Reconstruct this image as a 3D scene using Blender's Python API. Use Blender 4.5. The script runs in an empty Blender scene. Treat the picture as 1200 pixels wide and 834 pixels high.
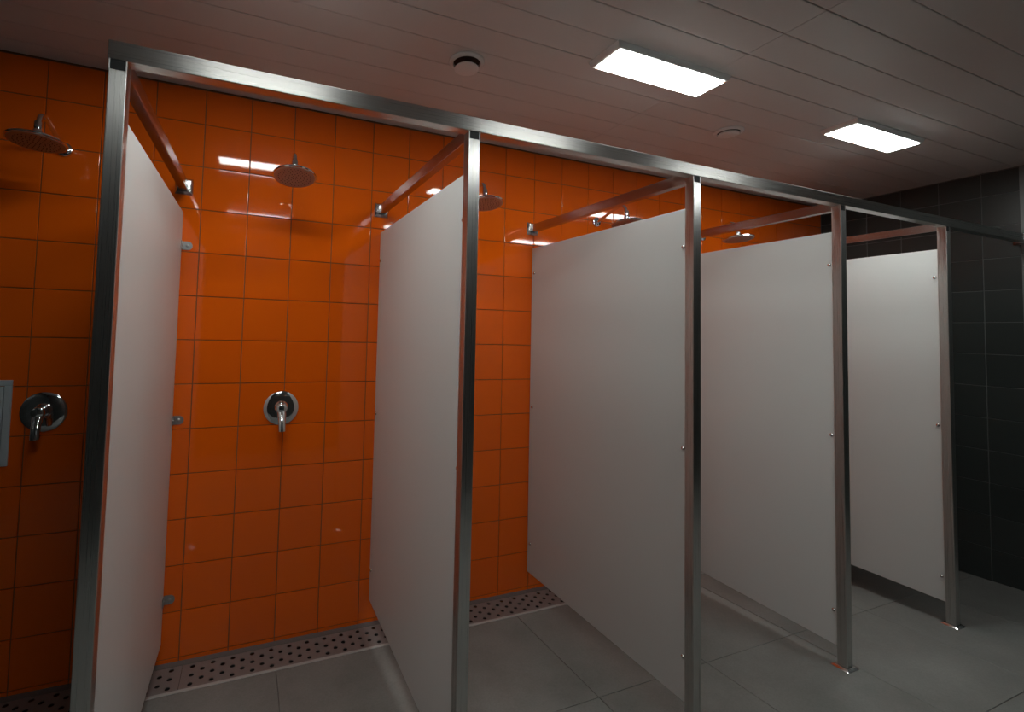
import bpy, bmesh, math, random
from mathutils import Vector, Matrix
random.seed(7)
S = bpy.context.scene
COL = S.collection

# ------------------------------------------------------------------ camera
f, cx, cy = 548.32, 510.06, 362.67           # pixels, 1200 x 834 frame
camd = bpy.data.cameras.new('camera')
camo = bpy.data.objects.new('camera', camd)
COL.objects.link(camo)
camd.sensor_fit = 'HORIZONTAL'
camd.sensor_width = 36
camd.lens = f * 36 / 1200
camd.shift_x = (600 - cx) / 1200
camd.shift_y = -(417 - cy) / 1200
camd.clip_start = 0.02
w = Vector((-0.0411, -0.3741, 0.0347))
Rv = Matrix.Rotation(w.length, 3, w.normalized())
R = Rv @ Matrix(((1, 0, 0), (0, 0, -1), (0, 1, 0)))       # world -> image axes (x right, y down, z ahead)
xr, yd, za = R[0], R[1], R[2]
M = Matrix((( xr[0], -yd[0], -za[0], 0.4376), (xr[1], -yd[1], -za[1], -2.3901), (xr[2], -yd[2], -za[2], 1.4672), (0, 0, 0, 1)))
camo.matrix_world = M
S.camera = camo

# ------------------------------------------------------------------ world, exposure, lamp strength
wd = bpy.data.worlds.new('world'); S.world = wd; wd.use_nodes = True
wd.node_tree.nodes['Background'].inputs[0].default_value = (0, 0, 0, 1)
wd.node_tree.nodes['Background'].inputs[1].default_value = 0
S.view_settings.view_transform = 'Standard'
S.view_settings.look = 'None'
S.view_settings.gamma = 1
S.view_settings.exposure = -0.12
LAMP = 32.0
LAMP_COL = (0.95, 1.0, 0.97)

# ------------------------------------------------------------------ dimensions
ZC = 2.567                                     # ceiling
XL, XR = -1.2, 4.755                           # left and right wall
YF = -3.3                                      # wall behind the camera
PX = [0.115, 1.065, 2.025, 2.951, 3.862]       # posts
PB = [0.123, 1.057, 1.992, 2.951, 3.862]       # partitions at the tiled wall
PZ = [0.072, 0.102, 0.093, 0.107, 0.134]       # lower edges of the partitions
YP0, YP1 = -1.090, -1.052                      # post front and back face
BZ0, BZ1 = 2.097, 2.143                        # header beam
ZT = 1.979                                     # partition top
def fz(y): return -0.015 + 0.0506 * (min(max(-y, 0.2), 1.43) - 0.2)     # floor falls to the drain

# ------------------------------------------------------------------ materials
def mat(name, col, rough=0.5, metal=0.0, spec=0.5, coat=0.0, emis=None):
    m = bpy.data.materials.new(name); m.use_nodes = True
    b = m.node_tree.nodes['Principled BSDF']
    b.inputs['Base Color'].default_value = (*col, 1)
    b.inputs['Roughness'].default_value = rough
    b.inputs['Metallic'].default_value = metal
    b.inputs['Specular IOR Level'].default_value = spec
    b.inputs['Coat Weight'].default_value = coat
    if emis:
        b.inputs['Emission Color'].default_value = (*emis[0], 1)
        b.inputs['Emission Strength'].default_value = emis[1]
    return m
def nodes(m): return m.node_tree.nodes, m.node_tree.links, m.node_tree.nodes['Principled BSDF']
def coords(m, scale=(1, 1, 1), kind='Object'):
    n, l, b = nodes(m)
    tc = n.new('ShaderNodeTexCoord'); mp = n.new('ShaderNodeMapping')
    mp.inputs['Scale'].default_value = scale
    l.new(tc.outputs[kind], mp.inputs['Vector'])
    return mp.outputs[0]
def noise(m, vec, scale, detail=4, rough=0.55):
    n, l, b = nodes(m)
    t = n.new('ShaderNodeTexNoise'); t.inputs['Scale'].default_value = scale
    t.inputs['Detail'].default_value = detail; t.inputs['Roughness'].default_value = rough
    l.new(vec, t.inputs['Vector']); return t.outputs['Fac']
def ramp(m, fac, c0, c1, p0=0.3, p1=0.7):
    n, l, b = nodes(m)
    r = n.new('ShaderNodeValToRGB'); r.color_ramp.elements[0].position = p0; r.color_ramp.elements[1].position = p1
    r.color_ramp.elements[0].color = (*c0, 1) if len(c0) == 3 else c0
    r.color_ramp.elements[1].color = (*c1, 1) if len(c1) == 3 else c1
    l.new(fac, r.inputs[0]); return r.outputs[0]
def bump(m, h, strength, dist=0.001):
    n, l, b = nodes(m)
    k = n.new('ShaderNodeBump'); k.inputs['Strength'].default_value = strength; k.inputs['Distance'].default_value = dist
    l.new(h, k.inputs['Height']); l.new(k.outputs[0], b.inputs['Normal'])
def rnd_tone(m, c0, c1):
    n, l, b = nodes(m)
    oi = n.new('ShaderNodeObjectInfo')
    l.new(ramp(m, oi.outputs['Random'], c0, c1, 0, 1), b.inputs['Base Color'])

m_orange = mat('orange_glaze', (0.72, 0.125, 0.004), 0.045, 0, 0.5)
rnd_tone(m_orange, (0.80, 0.118, 0.0030), (0.85, 0.130, 0.0038))
bump(m_orange, noise(m_orange, coords(m_orange), 9, 1), 0.10, 0.002)
m_grout = mat('brown_grout', (0.19, 0.085, 0.035), 0.8)
m_dark = mat('charcoal_tile', (0.030, 0.034, 0.033), 0.28)
rnd_tone(m_dark, (0.034, 0.040, 0.038), (0.040, 0.047, 0.045))
bump(m_dark, noise(m_dark, coords(m_dark), 60, 4), 0.08, 0.001)
m_dgrout = mat('light_grey_grout', (0.16, 0.165, 0.16), 0.85)
m_floor = mat('grey_porcelain', (0.25, 0.25, 0.24), 0.5)
v = coords(m_floor, kind='Generated', scale=(1, 1, 0.1))
def floor_mat(m):
    n, l, b = nodes(m)
    g = n.new('ShaderNodeNewGeometry')
    a = noise(m, g.outputs['Position'], 3.5, 6, 0.6)
    c = ramp(m, a, (0.185, 0.19, 0.181), (0.25, 0.252, 0.24), 0.32, 0.7)
    d = noise(m, g.outputs['Position'], 130, 3, 0.6)
    mx = n.new('ShaderNodeMix'); mx.data_type = 'RGBA'; mx.blend_type = 'MULTIPLY'; mx.inputs[0].default_value = 0.35
    l.new(c, mx.inputs[6]); l.new(ramp(m, d, (0.75, 0.75, 0.75), (1.15, 1.15, 1.15), 0.35, 0.65), mx.inputs[7])
    l.new(mx.outputs[2], b.inputs['Base Color'])
    bump(m, d, 0.12, 0.001)
floor_mat(m_floor)
m_fgrout = mat('floor_grout', (0.13, 0.13, 0.125), 0.9)
m_ceil = mat('white_lacquered_slat', (0.62, 0.62, 0.61), 0.35, 0, 0.35)
m_plenum = mat('ceiling_void', (0.10, 0.10, 0.10), 0.9)
m_lam = mat('white_laminate', (0.66, 0.668, 0.655), 0.38, 0, 0.4)
bump(m_lam, noise(m_lam, coords(m_lam), 350, 2), 0.06, 0.0005)
def steel(name, scale, rough=0.29, col=(0.56, 0.55, 0.53), grain=None):
    m = mat(name, col, rough, 1.0)
    n, l, b = nodes(m)
    fac = noise(m, coords(m, scale), 1.0, 6, 0.7)
    l.new(ramp(m, fac, (rough - 0.04,) * 3, (rough + 0.05,) * 3, 0.3, 0.7), b.inputs['Roughness'])
    l.new(ramp(m, fac, tuple(c * 0.94 for c in col), tuple(min(1, c * 1.05) for c in col), 0.3, 0.7), b.inputs['Base Color'])
    if grain:                                   # brushed along this axis: gloss spreads across the grain
        tg = n.new('ShaderNodeTangent'); tg.direction_type = 'RADIAL'; tg.axis = grain
        l.new(tg.outputs[0], b.inputs['Tangent']); b.inputs['Anisotropic'].default_value = 0.7
    return m
m_steel_v = steel('brushed_steel_upright', (700, 700, 2), grain='Z')
m_steel_h = steel('brushed_steel_beam', (2, 700, 700), grain='X')
m_steel_b = steel('brushed_steel_bar', (700, 2, 700), 0.22, (0.44, 0.42, 0.40), grain='Y')
m_chrome = mat('chrome', (0.72, 0.73, 0.74), 0.06, 1.0)
m_polish = mat('polished_steel', (0.62, 0.61, 0.60), 0.38, 1.0)
m_cover = mat('polished_cover', (0.62, 0.62, 0.62), 0.2, 1.0)
m_backrim = mat('drain_back_strip', (0.19, 0.19, 0.185), 0.55, 0.4)
m_rim = mat('drain_edge_strip', (0.50, 0.50, 0.49), 0.5, 0.25)
m_grate = steel('satin_steel_grate', (60, 60, 60), 0.5, (0.31, 0.30, 0.295))
m_grate.node_tree.nodes['Principled BSDF'].inputs['Metallic'].default_value = 0.6
m_black = mat('dark_recess', (0.01, 0.01, 0.01), 0.7)
m_rubber = mat('black_insert', (0.012, 0.012, 0.012), 0.5)
m_white = mat('white_plastic', (0.72, 0.72, 0.71), 0.4)
m_gloss = mat('white_enamel', (0.85, 0.85, 0.84), 0.35)
m_zinc = mat('grey_zinc', (0.42, 0.43, 0.43), 0.35, 0.9)
m_hatch = mat('pale_grey_enamel', (0.50, 0.55, 0.58), 0.45)
m_nozzle = mat('grey_nozzle_plate', (0.42, 0.40, 0.38), 0.35, 0.6)
m_alu = mat('satin_aluminium', (0.20, 0.21, 0.21), 0.5, 0.5)
m_led = mat('led_diffuser', (0.9, 0.9, 0.9), 0.5, emis=(LAMP_COL, LAMP))

# ------------------------------------------------------------------ mesh helpers
def mesh(name, bm, m, smooth=False):
    bmesh.ops.recalc_face_normals(bm, faces=bm.faces)
    me = bpy.data.meshes.new(name); bm.to_mesh(me); bm.free()
    if m: me.materials.append(m)
    if smooth:
        for p in me.polygons: p.use_smooth = True
    return me
def link(name, me, parent=None, loc=(0, 0, 0), rot=(0, 0, 0)):
    o = bpy.data.objects.new(name, me); COL.objects.link(o)
    o.location = loc; o.rotation_euler = rot
    if parent: o.parent = parent
    return o
def tag(o, label, cat, group=None):
    o['label'] = label; o['category'] = cat
    if group: o['group'] = group
    return o
def thing(name, label, cat, loc=(0, 0, 0), group=None):
    return tag(link(name, None, None, loc), label, cat, group)
def struct(name, me, loc=(0, 0, 0)):
    o = link(name, me, None, loc); o['kind'] = 'structure'; return o
def hexa(bm, P, bev=0.0, seg=1):
    """P: eight corners, bottom four then top four, each counter-clockwise."""
    vs = [bm.verts.new(q) for q in P]
    fs = [bm.faces.new([vs[i] for i in q]) for q in ((3, 2, 1, 0), (4, 5, 6, 7), (0, 1, 5, 4), (1, 2, 6, 5), (2, 3, 7, 6), (3, 0, 4, 7))]
    if bev:
        es = {e for fc in fs for e in fc.edges}
        bmesh.ops.bevel(bm, geom=list(es), offset=bev, segments=seg, affect='EDGES', profile=0.5)
def box(bm, x0, x1, y0, y1, z0, z1, bev=0.0, seg=1):
    hexa(bm, [(x0, y0, z0), (x1, y0, z0), (x1, y1, z0), (x0, y1, z0), (x0, y0, z1), (x1, y0, z1), (x1, y1, z1), (x0, y1, z1)], bev, seg)
def box_me(name, m, *a, **k):
    bm = bmesh.new(); box(bm, *a, **k); return mesh(name, bm, m)
def axes(d):
    d = Vector(d).normalized()
    u = Vector((0, 0, 1)) if abs(d.z) < 0.9 else Vector((1, 0, 0))
    a = d.cross(u).normalized(); return d, a, d.cross(a)
def lathe(bm, prof, origin=(0, 0, 0), axis=(0, 0, 1), n=32):
    """prof: (radius, height along axis); radius 0 closes an end."""
    d, a, b = axes(axis); o = Vector(origin); rings = []
    for r, h in prof:
        if r <= 1e-6: rings.append([bm.verts.new(o + d * h)])
        else: rings.append([bm.verts.new(o + d * h + (a * math.cos(t) + b * math.sin(t)) * r) for t in [2 * math.pi * i / n for i in range(n)]])
    for p, q in zip(rings, rings[1:]):
        for i in range(n):
            j = (i + 1) % n
            if len(p) == 1 and len(q) == 1: break
            if len(p) == 1: bm.faces.new((p[0], q[i], q[j]))
            elif len(q) == 1: bm.faces.new((p[i], p[j], q[0]))
            else: bm.faces.new((p[i], p[j], q[j], q[i]))
def tube(bm, pts, rads, n=16, squash=1.0):
    pts = [Vector(p) for p in pts]; rings = []; ref = None
    for i, p in enumerate(pts):
        t = (pts[min(i + 1, len(pts) - 1)] - pts[max(i - 1, 0)]).normalized()
        if ref is None: _, a, b = axes(t)
        else:
            a = (ref - t * ref.dot(t)).normalized(); b = t.cross(a)
        ref = a
        r = rads[i] if hasattr(rads, '__len__') else rads
        rings.append([bm.verts.new(p + (a * math.cos(q) + b * math.sin(q) * squash) * r) for q in [2 * math.pi * k / n for k in range(n)]])
    for p, q in zip(rings, rings[1:]):
        for k in range(n):
            j = (k + 1) % n; bm.faces.new((p[k], p[j], q[j], q[k]))
    bm.faces.new(rings[0][::-1]); bm.faces.new(rings[-1])
def arc(P, k=6):
    """smooth Catmull-Rom through points"""
    P = [Vector(p) for p in P]; Q = [P[0] * 2 - P[1]] + P + [P[-1] * 2 - P[-2]]; out = []
    for i in range(1, len(Q) - 2):
        for s in range(k):
            t = s / k; a, b, c, d = Q[i - 1:i + 3]
            out.append(0.5 * ((2 * b) + (c - a) * t + (2 * a - 5 * b + 4 * c - d) * t * t + (3 * b - a - 3 * c + d) * t ** 3))
    return out + [P[-1]]
def smooth_by_angle(me, ang=0.6):
    bm = bmesh.new(); bm.from_mesh(me)
    for fc in bm.faces: fc.smooth = True
    for e in bm.edges:
        if len(e.link_faces) == 2 and e.calc_face_angle(0) > ang: e.smooth = False
    bm.to_mesh(me); bm.free(); return me

# ================================================================== SETTING
# tile: front face at local y = 0 facing -y, back at +0.008
def tile_bm(bm, x0, x1, z0, z1, ch=0.0015, y=0.0):
    a = [(x0, z0), (x1, z0), (x1, z1), (x0, z1)]; c = [(x0 + ch, z0 + ch), (x1 - ch, z0 + ch), (x1 - ch, z1 - ch), (x0 + ch, z1 - ch)]
    e = ch * 0.35; d = [(x0 + e, z0 + e), (x1 - e, z0 + e), (x1 - e, z1 - e), (x0 + e, z1 - e)]
    L = [[bm.verts.new((u, yy, q)) for u, q in R_] for R_, yy in ((a, y + 0.008), (a, y + ch), (d, y + e), (c, y))]
    for p, q in zip(L, L[1:]):
        for i in range(4): bm.faces.new((p[i], p[(i + 1) % 4], q[(i + 1) % 4], q[i]))
    bm.faces.new(L[3])
J = 0.0018
def orange_rows():
    for r in range(-1, 13): yield r, (-0.045 if r < 0 else r * 0.2), (0.0 if r < 0 else min(r * 0.2 + 0.2, ZC - 0.004))
wall_back = struct('wall_back', box_me('wall_back', m_grout, XL - 0.1, XR + 0.1, 0.0042, 0.15, -0.15, ZC + 0.05))
tile_cache = {}
bm_rest = bmesh.new()
for c in range(-6, 24):
    for r, z0, z1 in orange_rows():
        x0, x1 = c * 0.2, min(c * 0.2 + 0.2, XR)
        if (-3 <= c <= 10) or (c > 10 and r >= 10):
            key = (round(x1 - x0, 3), round(z1 - z0, 3))
            if key not in tile_cache:
                bm = bmesh.new(); hx, hz = key[0] / 2 - J, key[1] / 2 - J
                tile_bm(bm, -hx, hx, -hz, hz); tile_cache[key] = mesh('orange_tile', bm, m_orange)
            link('tile', tile_cache[key], wall_back, ((x0 + x1) / 2, 0, (z0 + z1) / 2), (-0.009 if r == 10 and c in (1, 2) else 0.011 if r == 11 and c in (1, 2, 3) else 0.006 if r == 11 else random.uniform(-1, 1) * 0.002, 0, random.uniform(-1, 1) * 0.002))
        else:
            tile_bm(bm_rest, x0 + J, x1 - J, z0 + J, z1 - J)
o = link('hidden_tiles', mesh('orange_tiles_rest', bm_rest, m_orange), wall_back); o['kind'] = 'stuff'

# right wall: charcoal tiles, joints at y = -0.106 - 0.2k and z = 0.016 + 0.2k
wall_right = struct('wall_right', box_me('wall_right', m_dgrout, XR + 0.0035, XR + 0.15, YF - 0.1, 0.004, -0.15, ZC + 0.05))
dcache = {}; bm_rest = bmesh.new()
ys = [0.0, -0.106] + [-0.106 - 0.2 * k for k in range(1, 17)]
zs = [-0.1] + [0.016 + 0.2 * k for k in range(0, 13)] + [ZC - 0.003]
for y1, y0 in zip(ys, ys[1:]):
    y0 = max(y0, YF)
    for z0, z1 in zip(zs, zs[1:]):
        if y1 > -1.11:
            key = (round(y1 - y0, 3), round(z1 - z0, 3))
            if key not in dcache:
                bm = bmesh.new(); hx, hz = key[0] / 2 - J, key[1] / 2 - J
                tile_bm(bm, -hx, hx, -hz, hz); dcache[key] = mesh('charcoal_tile', bm, m_dark)
            link('tile', dcache[key], wall_right, (XR, (y0 + y1) / 2, (z0 + z1) / 2), (0, 0, -math.pi / 2 + random.uniform(-1, 1) * 0.0015))
        else:
            box(bm_rest, XR, XR + 0.008, y0 + J, y1 - J, z0 + J, z1 - J)
o = link('hidden_tiles', mesh('charcoal_tiles_rest', bm_rest, m_dark), wall_right); o['kind'] = 'stuff'
struct('trim_1', box_me('trim_1', m_alu, XR - 0.004, XR + 0.004, -1.112, -1.068, 0.031, ZC - 0.002, bev=0.001))

# walls the photograph does not show: charcoal tile by material
def tiled_plain(name, fl):
    m = mat(name, (0.03, 0.034, 0.033), 0.3)
    n, l, b = nodes(m)
    br = n.new('ShaderNodeTexBrick'); br.offset = 0
    for k, val in (('Color1', (0.030, 0.034, 0.033, 1)), ('Color2', (0.034, 0.038, 0.037, 1)), ('Mortar', (0.14, 0.14, 0.14, 1))): br.inputs[k].default_value = val
    br.inputs['Scale'].default_value = 1; br.inputs['Mortar Size'].default_value = 0.002
    br.inputs['Brick Width'].default_value = 0.2; br.inputs['Row Height'].default_value = 0.2
    tc = n.new('ShaderNodeTexCoord'); sp = n.new('ShaderNodeSeparateXYZ'); cb = n.new('ShaderNodeCombineXYZ')
    l.new(tc.outputs['Object'], sp.inputs[0]); l.new(sp.outputs[fl], cb.inputs[0]); l.new(sp.outputs[2], cb.inputs[1])
    l.new(cb.outputs[0], br.inputs['Vector']); l.new(br.outputs['Color'], b.inputs['Base Color'])
    return m
struct('wall_front', box_me('wall_front', tiled_plain('charcoal_wall_front', 0), XL - 0.1, XR + 0.1, YF - 0.1, YF, -0.15, ZC + 0.05))
struct('wall_left', box_me('wall_left', tiled_plain('charcoal_wall_left', 1), XL - 0.1, XL, YF, 0.0042, -0.15, ZC + 0.05))

# ceiling: void board + long lacquered slats
ceiling = struct('ceiling', box_me('ceiling', m_plenum, XL - 0.1, XR + 0.1, YF - 0.1, 0.15, ZC + 0.016, ZC + 0.10))
PITCH = 0.1345
scache = {}
edges = [-1.05 + PITCH * k for k in range(8, -18, -1)]
for y1, y0 in zip(edges, edges[1:]):
    y1 = min(y1, -0.002); y0 = max(y0, YF + 0.002)
    for x0, x1 in ((XL + 0.002, 2.176), (2.1785, XR - 0.002)):
        key = (x0, round(y1 - y0, 4))
        if key not in scache:
            bm = bmesh.new(); h = key[1] / 2 - 0.0012; lx = (x1 - x0) / 2; ch = 0.0022
            L = [[bm.verts.new(q) for q in ((-lx, -a, z), (lx, -a, z), (lx, a, z), (-lx, a, z))] for a, z in ((h, 0.016), (h, ch), (h - ch * 0.4, ch * 0.3), (h - ch * 1.6, 0))]
            for p, q in zip(L, L[1:]):
                for i in range(4): bm.faces.new((p[i], p[(i + 1) % 4], q[(i + 1) % 4], q[i]))
            bm.faces.new(L[3]); bm.faces.new(L[0][::-1]); scache[key] = mesh('ceiling_slat', bm, m_ceil)
        link('slat', scache[key], ceiling, ((x0 + x1) / 2, (y0 + y1) / 2, ZC + random.uniform(0, 0.0008)), (random.uniform(-1, 1) * 0.003, 0, 0))

# floor: mortar bed + 0.6 m porcelain tiles, falling to the drain
bm = bmesh.new()
yb = [0.0042, -0.2, -1.43, YF]
P = []
for y in yb:
    z = fz(y) - 0.004 if y < -0.1 else -0.075
    P.append((y, z))
P.insert(1, (-0.2, -0.075))
top = [[bm.verts.new((x, y, z)) for x in (XL, XR + 0.0035)] for y, z in P]; bot = [[bm.verts.new((x, y, -0.15)) for x in (XL, XR + 0.0035)] for y, z in P]
for i in range(len(P) - 1):
    bm.faces.new((top[i][0], top[i][1], top[i + 1][1], top[i + 1][0])); bm.faces.new((bot[i][0], bot[i + 1][0], bot[i + 1][1], bot[i][1]))
    bm.faces.new((top[i][0], top[i + 1][0], bot[i + 1][0], bot[i][0])); bm.faces.new((top[i][1], bot[i][1], bot[i + 1][1], top[i + 1][1]))
bm.faces.new((top[0][0], bot[0][0], bot[0][1], top[0][1])); bm.faces.new((top[-1][0], top[-1][1], bot[-1][1], bot[-1][0]))
floor = struct('floor', mesh('floor', bm, m_fgrout))
fy = [-0.2035, -0.83, -1.43, -2.03, -2.63, -3.23, YF]
fcache = {}
for y1, y0 in zip(fy, fy[1:]):
    for k in range(-2, 8):
        x0, x1 = k * 0.6, min(k * 0.6 + 0.6, XR)
        key = (round(x1 - x0, 3), round(y0, 3))
        if key not in fcache:
            hx = key[0] / 2 - 0.0012; a, b_ = y0 + 0.0012, y1 - 0.0012; ch = 0.0012
            bm = bmesh.new()
            L = [[bm.verts.new((x, y, fz(y) + dz)) for x, y in ((-hx + e, a + e), (hx - e, a + e), (hx - e, b_ - e), (-hx + e, b_ - e))] for e, dz in ((0, -0.0035), (0, -ch), (ch, 0))]
            for p, q in zip(L, L[1:]):
                for i in range(4): bm.faces.new((p[i], p[(i + 1) % 4], q[(i + 1) % 4], q[i]))
            bm.faces.new(L[2]); bm.faces.new(L[0][::-1]); fcache[key] = mesh('floor_tile', bm, m_floor)
        link('tile', fcache[key], floor, ((x0 + x1) / 2, 0, random.uniform(0, 0.0004)))

# ================================================================== LINEAR DRAIN
ZD = -0.0155
drain = thing('linear_drain', 'long perforated steel floor drain running along foot of orange tiled wall', 'drain', (0, -0.1, -0.03))
def rel(o, t): o.parent = t; o.location = Vector(o.location) - Vector(t.location); return o
bm = bmesh.new()
box(bm, XL + 0.003, XR - 0.003, -0.0335, -0.0005, ZD - 0.012, ZD)
rel(link('back_rim', mesh('back_rim', bm, m_backrim)), drain)
bm = bmesh.new()
box(bm, XL + 0.003, XR - 0.003, -0.2015, -0.1865, ZD - 0.012, ZD + 0.0015, 0.002, 2)
rel(link('front_rim', mesh('front_rim', bm, m_rim)), drain)
bm = bmesh.new()
box(bm, XL + 0.003, XR - 0.003, -0.200, -0.0005, -0.073, -0.068)
rel(link('trough', mesh('trough', bm, m_black)), drain)
def grate_me(nh):
    """perforated sheet, nh holes per long row, five staggered rows of round holes"""
    bm = bmesh.new(); px, py, r, n = 0.0805, 0.0272, 0.0103, 12
    W = nh * px; th = 0.003
    rows = [(-0.0595 - 0.0 + 2 * py - k * py) for k in range(5)]
    yc = -0.1095
    ycs = [yc + (2 - k) * py for k in range(5)]
    ya, yb_ = -0.0345, -0.1855
    bounds = [ya] + [(ycs[i] + ycs[i + 1]) / 2 for i in range(4)] + [yb_]
    for k in range(5):
        off = 0 if k % 2 == 0 else px / 2
        y1, y0 = bounds[k], bounds[k + 1]
        cells = []
        x = -off if off else 0
        if off: cells.append((0, px / 2, None))
        m_ = nh - 1 if off else nh
        for i in range(m_): cells.append((off + i * px, off + (i + 1) * px, off + (i + 0.5) * px))
        if off: cells.append((W - px / 2, W, None))
        for a, b_, h in cells:
            if h is None:
                bm.faces.new([bm.verts.new((q[0], q[1], 0)) for q in ((a, y0), (b_, y0), (b_, y1), (a, y1))]); continue
            c = ycs[k]
            inner = [bm.verts.new((h + r * math.cos(2 * math.pi * i / n), c + r * math.sin(2 * math.pi * i / n), 0)) for i in range(n)]
            low = [bm.verts.new((v_.co.x, v_.co.y, -th)) for v_ in inner]
            outer = []
            for i in range(n):
                t = 2 * math.pi * i / n; dx, dy = math.cos(t), math.sin(t)
                sx = ((b_ - h) if dx > 0 else (h - a)) / abs(dx) if abs(dx) > 1e-6 else 1e9
                sy = ((y1 - c) if dy > 0 else (c - y0)) / abs(dy) if abs(dy) > 1e-6 else 1e9
                s = min(sx, sy); outer.append(bm.verts.new((h + dx * s, c + dy * s, 0)))
            cor = {}
            for i in range(n):
                j = (i + 1) % n
                bm.faces.new((low[i], low[j], inner[j], inner[i]))
                p, q = outer[i].co, outer[j].co
                # corner between the two rays
                if abs(p.x - q.x) > 1e-6 and abs(p.y - q.y) > 1e-6:
                    X_ = b_ if max(p.x, q.x) > b_ - 1e-6 else a
                    Y_ = y1 if max(p.y, q.y) > y1 - 1e-6 else y0
                    cv = bm.verts.new((X_, Y_, 0)); bm.faces.new((inner[i], inner[j], outer[j], cv, outer[i]))
                else: bm.faces.new((inner[i], inner[j], outer[j], outer[i]))
    bmesh.ops.remove_doubles(bm, verts=bm.verts, dist=1e-5)
    me = bpy.data.meshes.new('perforated_grate')
    bmesh.ops.recalc_face_normals(bm, faces=bm.faces)
    if sum(fc.normal.z for fc in bm.faces) < 0: bmesh.ops.reverse_faces(bm, faces=bm.faces)
    bm.to_mesh(me); bm.free(); me.materials.append(m_grate); return me
gm = grate_me(12)
GW = 12 * 0.0805 + 0.0015
xg = 0.222 - 0.0
k0 = -1
gx = xg - GW
while gx < XR - 0.05:
    nfit = int((XR - 0.004 - gx) / 0.0805)
    me = gm if nfit >= 12 else grate_me(nfit)
    rel(link('grate', me, None, (gx, 0, ZD - 0.001)), drain); gx += GW
me = grate_me(int((xg - GW - XL - 0.004) / 0.0805))
rel(link('grate', me, None, (xg - GW - 0.0015 - int((xg - GW - XL - 0.004) / 0.0805) * 0.0805, 0, ZD - 0.001)), drain)

# ================================================================== FRAME: posts, beam, bars
def cover_me(half, half_t, h, name, hy=None):
    """square cover flange, raised with sloping edges, axis +z"""
    bm = bmesh.new(); hy = hy or half; ty = hy - (half - half_t)
    hexa(bm, [(-half, -hy, 0), (half, -hy, 0), (half, hy, 0), (-half, hy, 0), (-half_t, -ty, h), (half_t, -ty, h), (half_t, ty, h), (-half_t, ty, h)], 0.003, 2)
    return smooth_by_angle(mesh(name, bm, m_cover), 0.35)
base_me = cover_me(0.041, 0.029, 0.010, 'base_plate', 0.037)
HW = 0.0193
PZ0 = fz(-1.071)
HT = 2.073 - PZ0
tube_me = box_me('post_tube', m_steel_v, -HW, HW, -HW, HW, 0.004, HT, bev=0.002, seg=2)
ear_me = box_me('saddle_plate', m_steel_v, -0.0015, 0.0015, -HW + 0.001, HW, HT - 0.0005, BZ0 - PZ0 - 0.0005)
ins_me = box_me('insert', m_rubber, -HW + 0.0032, HW - 0.0032, -HW + 0.003, HW - 0.001, HT, BZ0 - PZ0 - 0.0005)
POSTS = ['tall brushed steel post nearest the camera at the left end of the frame',
         'brushed steel post second from the left carrying the second white partition',
         'brushed steel post third from the left in front of the widest looking partition',
         'brushed steel post fourth from the left with its foot plate on open floor',
         'farthest brushed steel post standing closest to the charcoal tiled wall']
for x, lab in zip(PX, POSTS):
    t = thing('partition_post', lab, 'post', (x, -1.071, PZ0), 'steel posts of the shower frame')
    link('tube', tube_me, t); link('base_plate', base_me, t); [link('saddle_plate', ear_me, t, (s * (HW - 0.0015), 0, 0)) for s in (-1, 1)]; link('insert', ins_me, t)

beam = thing('header_beam', 'long brushed steel beam crossing above all the shower stalls', 'beam', (PX[0] - HW - 0.003, -1.071, BZ0))
L_ = XR - 0.005 - (PX[0] - HW - 0.003)
bm = bmesh.new(); box(bm, 0, L_ - 0.004, -HW, HW, 0, BZ1 - BZ0, 0.002, 2)
link('tube', mesh('beam_tube', bm, m_steel_h), beam)
link('wall_flange', cover_me(0.040, 0.028, 0.016, 'beam_flange'), beam, (L_, 0, (BZ1 - BZ0) / 2), (0, -math.pi / 2, 0))

bar_flange = cover_me(0.039, 0.027, 0.018, 'bar_flange')
BARS = ['steel cross bar above the leftmost white partition', 'steel cross bar above the second white partition from the left',
        'steel cross bar above the third white partition from the left', 'steel cross bar above the fourth white partition from the left',
        'short looking steel cross bar above the partition nearest the charcoal wall']
bz0, bz1 = 2.076, 2.119
for i, lab in enumerate(BARS):
    xa, xb = PX[i], PB[i] + (0.004 if i == 0 else -0.004 if i < 3 else 0)
    t = thing('cross_bar', lab, 'bar', (xb, -0.0005, (bz0 + bz1) / 2), 'bars from beam to tiled wall')
    d = xa - xb; h = 0.0165; hz = (bz1 - bz0) / 2; ya = YP1 + 0.0012; yb = -0.012
    bm = bmesh.new()
    hexa(bm, [(d - h, ya, -hz), (d + h, ya, -hz), (h, yb, -hz), (-h, yb, -hz), (d - h, ya, hz), (d + h, ya, hz), (h, yb, hz), (-h, yb, hz)], 0.002, 2)
    link('tube', mesh('bar_tube', bm, m_steel_b), t)
    link('wall_flange', bar_flange, t, (0, 0, 0), (math.pi / 2, 0, 0))

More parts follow.
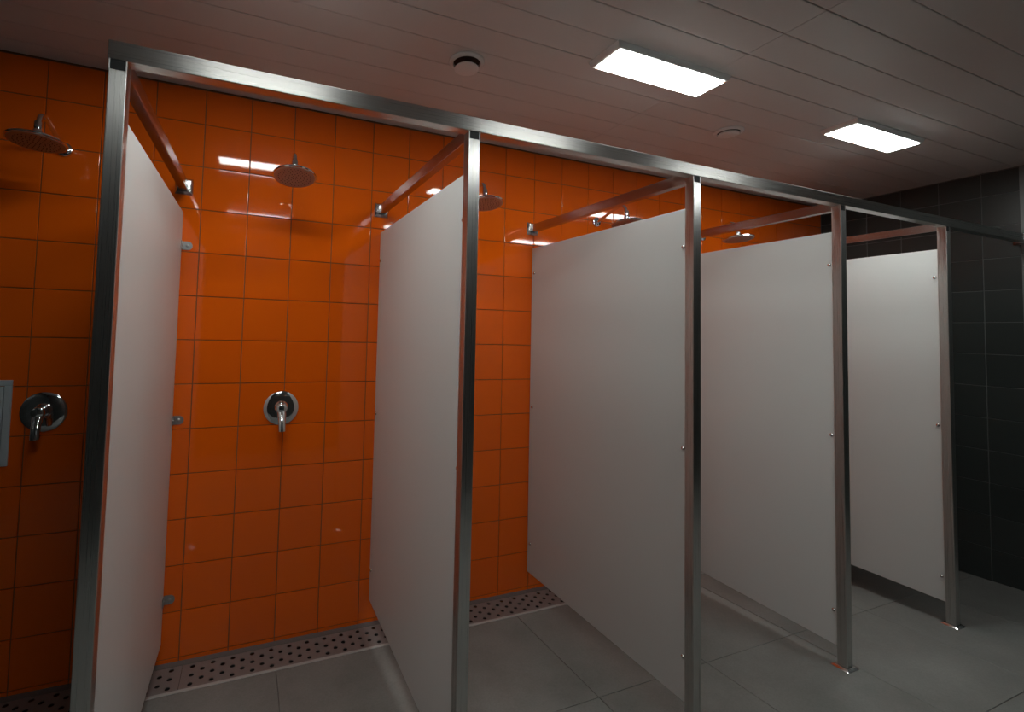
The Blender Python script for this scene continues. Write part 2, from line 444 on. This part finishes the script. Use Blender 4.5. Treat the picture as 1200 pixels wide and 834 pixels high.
# ================================================================== PARTITIONS
bm = bmesh.new()      # dome bolt, axis -x, seat at x = 0
lathe(bm, [(0.0085, 0), (0.0085, 0.001), (0.0072, 0.0045), (0.004, 0.0068), (0, 0.0075)], axis=(-1, 0, 0), n=16)
bolt_me = smooth_by_angle(mesh('dome_bolt', bm, m_chrome))
def clip_me():
    """L bracket: leg on partition (y-), rounded leg on the wall (x+)"""
    bm = bmesh.new(); h = 0.019; t = 0.004
    box(bm, 0, t, -0.034, -0.0002, -h, h, 0.0012)
    def leg(y0, y1):
        pts = [(t, -h)] + [(0.026 + h * 0.95 * math.cos(a), h * math.sin(a)) for a in [(-90 + 18 * k) * math.pi / 180 for k in range(11)]] + [(t, h)]
        A = [bm.verts.new((x, y0, z)) for x, z in pts]; B = [bm.verts.new((x, y1, z)) for x, z in pts]
        bm.faces.new(A); bm.faces.new(B[::-1])
        for i in range(len(pts)): bm.faces.new((A[i], A[(i + 1) % len(pts)], B[(i + 1) % len(pts)], B[i]))
    leg(-t - 0.0004, -0.0004)
    lathe(bm, [(0.008, 0), (0.008, 0.0015), (0.005, 0.004), (0, 0.0048)], (0.024, -t - 0.0004, 0), (0, -1, 0), 14)
    lathe(bm, [(0.008, 0), (0.008, 0.0015), (0.005, 0.004), (0, 0.0048)], (t, -0.020, 0), (1, 0, 0), 14)
    return smooth_by_angle(mesh('wall_clip', bm, m_zinc))
clip = clip_me()
fclip = box_me('post_clip', m_zinc, 0, 0.004, 0.0002, 0.034, -0.019, 0.019, bev=0.0012)
PANELS = ['leftmost white partition, seen from its right side beside the mixer stall', 'white partition second from the left, right of the stall showing the round mixer',
          'broad white partition third from the left, filling the middle of the picture', 'white partition fourth from the left with a light stripe on the floor before it',
          'smallest looking white partition, last before the charcoal tiled wall']
TH = 0.006
for i, lab in enumerate(PANELS):
    xf, xb, zb = PX[i], PB[i], PZ[i]
    ya, yb = YP1 + 0.001, -0.007
    t = thing('partition', lab, 'partition', (xf, ya, zb), 'white shower partitions')
    d = xb - xf; L = yb - ya; H = ZT - zb
    bm = bmesh.new()
    hexa(bm, [(-TH, 0, 0), (TH, 0, 0), (d + TH, L, 0), (d - TH, L, 0), (-TH, 0, H), (TH, 0, H), (d + TH, L, H), (d - TH, L, H)], 0.0012, 1)
    link('panel', mesh('partition_panel', bm, m_lam), t)
    ang = math.atan2(-d, L)
    for z in (1.827, 1.040, 0.258):
        link('bolt', bolt_me, t, (-TH + d * 0.016 / L, 0.016, z - zb))
        link('bolt', bolt_me, t, (d - TH - d * 0.03 / L, L - 0.026, z - zb))
        link('wall_clip', clip, t, (d + TH + 0.0002, L + 0.0065, z - zb))
        if i: link('post_clip', fclip, t, (TH + 0.0006, 0, z - zb))

# ================================================================== SHOWER HEADS
def head_meshes():
    M_ = {}
    bm = bmesh.new(); lathe(bm, [(0.0, -0.0), (0.031, 0.0), (0.031, 0.004), (0.029, 0.010), (0.022, 0.014), (0.0125, 0.016), (0.0125, 0.020), (0, 0.020)], (0, -0.0004, 0), (0, -1, 0), 32)
    M_['wall_flange'] = smooth_by_angle(mesh('shower_flange', bm, m_chrome))
    bm = bmesh.new(); tube(bm, arc([(0, -0.012, 0), (0, -0.06, 0.013), (0, -0.13, 0.033), (0, -0.19, 0.049), (0, -0.222, 0.0505), (0, -0.247, 0.037), (0, -0.258, 0.012), (0, -0.262, -0.008)], 6), 0.0092, 16)
    M_['arm'] = mesh('shower_arm', bm, m_chrome, True)
    bm = bmesh.new(); lathe(bm, [(0, 0.012), (0.0125, 0.012), (0.0135, 0.006), (0.0135, -0.012), (0.011, -0.016), (0.0155, -0.022), (0.0170, -0.030), (0.0155, -0.040), (0.0150, -0.046), (0, -0.046)], (0, 0, 0), n=24)
    M_['swivel_joint'] = smooth_by_angle(mesh('shower_swivel', bm, m_chrome), 0.5)
    bm = bmesh.new(); lathe(bm, [(0, -0.043), (0.018, -0.044), (0.030, -0.050), (0.063, -0.055), (0.089, -0.058), (0.0925, -0.0605), (0.0930, -0.064), (0.0910, -0.0675), (0.0890, -0.068), (0, -0.068)], (0, 0, 0), n=56)
    M_['head_shell'] = smooth_by_angle(mesh('shower_shell', bm, m_chrome), 0.5)
    bm = bmesh.new(); lathe(bm, [(0, -0.0677), (0.0865, -0.0677), (0.0865, -0.0692), (0.085, -0.0697), (0, -0.0697)], (0, 0, 0), n=48)
    M_['spray_face'] = mesh('shower_face', bm, m_nozzle)
    bm = bmesh.new()
    for rr, nn in ((0.012, 6), (0.026, 12), (0.040, 18), (0.054, 24), (0.068, 30)):
        for k in range(nn):
            a = 2 * math.pi * k / nn
            lathe(bm, [(0.0020, -0.0695), (0.0015, -0.0718), (0, -0.0718)], (rr * math.cos(a), rr * math.sin(a), 0), n=6)
    M_['nozzles'] = mesh('shower_nozzles', bm, m_rubber)
    return M_
HM = head_meshes()
HEADS = [(-0.327, 4, 'chrome round shower head at far left, in the dark stall outside the first post'),
         (0.588, 12, 'chrome round shower head seen whole between the two nearest partitions'),
         (1.530, 9, 'chrome shower head half hidden behind the second steel post'),
         (2.463, 6, 'chrome shower head whose bent arm shows over the middle partition top'),
         (3.400, 6, 'small looking chrome shower head peeping over the fourth partition')]
for x, tilt, lab in HEADS:
    t = thing('wall_shower', lab, 'shower', (x, 0, 2.192), 'wall shower heads')
    for k in ('wall_flange', 'arm'): link(k, HM[k], t)
    for k in ('swivel_joint', 'head_shell', 'spray_face', 'nozzles'):
        o = link(k, HM[k], t, (0, -0.262, 0), (math.radians(-tilt), 0, 0))
    o['kind'] = 'stuff'

# ================================================================== MIXERS
bm = bmesh.new(); lathe(bm, [(0, 0), (0.080, 0), (0.0815, 0.003), (0.080, 0.007), (0.074, 0.0105), (0.055, 0.0125), (0.030, 0.0135), (0, 0.0135)], (0, -0.0004, 0), (0, -1, 0), 56)
plate_me = smooth_by_angle(mesh('mixer_plate', bm, m_chrome))
bm = bmesh.new(); lathe(bm, [(0.031, 0.012), (0.030, 0.022), (0.026, 0.027), (0.0245, 0.045), (0.0245, 0.066), (0.022, 0.072), (0.015, 0.0755), (0, 0.0765)], (0, 0, 0), (0, -1, 0), 36)
hub_me = smooth_by_angle(mesh('mixer_hub', bm, m_chrome), 0.5)
bm = bmesh.new(); tube(bm, arc([(0, -0.052, 0.004), (0.0, -0.064, -0.016), (0, -0.078, -0.040), (0, -0.089, -0.068), (0, -0.094, -0.092), (0, -0.0945, -0.101), (0, -0.0945, -0.104)], 5),
     [0.0215] * 5 + [0.0190] * 5 + [0.0165] * 5 + [0.0160] * 5 + [0.0160] * 5 + [0.0125, 0.0115, 0.010, 0.008, 0.006] + [0.004], 18, 0.6)
lever_me = mesh('mixer_lever', bm, m_chrome, True)
for x, z, lab, rz in ((-0.338, 1.096, 'round chrome shower mixer at far left beside the grey wall hatch', -0.05), (0.588, 1.080, 'round chrome shower mixer on orange tiles between the two nearest partitions', -0.03)):
    t = thing('shower_mixer', lab, 'mixer', (x, 0, z), 'wall mixers')
    link('cover_plate', plate_me, t); link('hub', hub_me, t, (0, 0, 0.006)); link('lever', lever_me, t, (0, 0, 0.006), (0, rz, 0))

# ================================================================== HATCH at the left edge
t = thing('access_hatch', 'pale grey framed access hatch on orange tiles at the left picture edge', 'hatch', (-0.62, 0, 0.886))
W2, H2 = 0.174, 0.341
bm = bmesh.new()
for a in ((-W2, W2, 0, 0.023), (-W2, W2, H2 - 0.023, H2), (-W2, -W2 + 0.024, 0.023, H2 - 0.023), (W2 - 0.024, W2, 0.023, H2 - 0.023)): box(bm, a[0], a[1], -0.010, -0.0006, a[2], a[3], 0.0012)
link('frame', mesh('hatch_frame', bm, m_hatch), t)
link('door', box_me('hatch_door', m_hatch, -W2 + 0.0265, W2 - 0.0265, -0.0085, -0.0012, 0.0255, H2 - 0.0255, bev=0.001), t)
bm = bmesh.new(); lathe(bm, [(0.011, 0), (0.011, 0.002), (0.009, 0.0035), (0, 0.0035)], (-W2 + 0.05, -0.0085, H2 / 2), (0, -1, 0), 20)
link('lock', mesh('hatch_lock', bm, m_chrome), t)

# ================================================================== CEILING LIGHTS
LW, LD, LH = 0.2985, 0.081, 0.022
def frustum_ring(bm, o0, z0, o1, z1, o2, z2, i_):
    """body ring: wall side (o0) sloping to the face edge (o1), rounded to o2, ending at the diffuser opening i_"""
    R_ = []
    for (a, b_), z in ((o0, z0), (o1, z1), (o2, z2), (i_, z2), (i_, z0)):
        R_.append([bm.verts.new(q) for q in ((-a, -b_, z), (a, -b_, z), (a, b_, z), (-a, b_, z))])
    R_.append(R_[0])
    for p, q in zip(R_, R_[1:]):
        for k in range(4): bm.faces.new((p[k], p[(k + 1) % 4], q[(k + 1) % 4], q[k]))
bm = bmesh.new()
OX, OY = LW - 0.020, LD - 0.0115
frustum_ring(bm, (LW + 0.002, LD + 0.001), -0.0002, (LW - 0.006, LD - 0.004), -LH + 0.003, (LW - 0.010, LD - 0.007), -LH, (OX, OY))
lh_me = mesh('light_housing', bm, m_gloss)
ld_me = box_me('light_diffuser', m_led, -OX + 0.0003, OX - 0.0003, -OY + 0.0003, OY - 0.0003, -LH - 0.003, -0.006, bev=0.0025, seg=2)
LIGHTS = [(1.9625, -0.975, 'larger bright rectangular ceiling light, nearer the camera', None), (3.4600, -0.965, 'smaller looking bright ceiling light towards the charcoal wall', None),
          (0.4725, -0.998, 'ceiling light over the nearest stalls, seen only reflected in the orange tiles', None)]
for k, lab in enumerate(('aisle ceiling light outside the picture, straight above the camera', 'aisle ceiling light outside the picture, facing the third post',
                        'aisle ceiling light outside the picture, reflected in tiles beside the third partition')):
    LIGHTS.append((0.4625 + 1.5 * k, -2.29, lab, 'lights outside the picture'))
for x, y, lab, g in LIGHTS:
    t = thing('ceiling_light', lab, 'lamp', (x, y, ZC), g)
    link('housing', lh_me, t); link('diffuser', ld_me, t)

# ================================================================== CEILING VENTS
for x, y, drop, lab in ((1.209, -0.700, 0.030, 'round ceiling vent with its disc hanging low, above the second partition'), (2.752, -0.682, 0.014, 'round ceiling vent with nearly closed disc, between the two bright lights')):
    t = thing('ceiling_vent', lab, 'vent', (x, y, ZC), 'ceiling disc vents')
    bm = bmesh.new(); lathe(bm, [(0.054, -0.0002), (0.071, -0.0002), (0.0715, -0.003), (0.069, -0.007), (0.060, -0.011), (0.056, -0.011), (0.054, -0.008), (0.054, -0.0002)], n=48)
    link('ring', smooth_by_angle(mesh('vent_ring', bm, m_white), 0.5), t)
    bm = bmesh.new(); lathe(bm, [(0, -0.0003), (0.0535, -0.0003), (0.0535, -0.0012), (0, -0.0012)], n=32)
    link('throat', mesh('vent_throat', bm, m_black), t)
    bm = bmesh.new(); lathe(bm, [(0, -0.001), (0.006, -0.001), (0.006, -drop + 0.004), (0, -drop + 0.004)], n=12)
    link('stem', mesh('vent_stem', bm, m_black), t)
    bm = bmesh.new(); lathe(bm, [(0, -drop + 0.007), (0.030, -drop + 0.007), (0.047, -drop + 0.003), (0.0495, -drop), (0.0490, -drop - 0.003), (0.045, -drop - 0.0045), (0, -drop - 0.0055)], n=48)
    link('disc', smooth_by_angle(mesh('vent_disc', bm, m_white), 0.5), t)
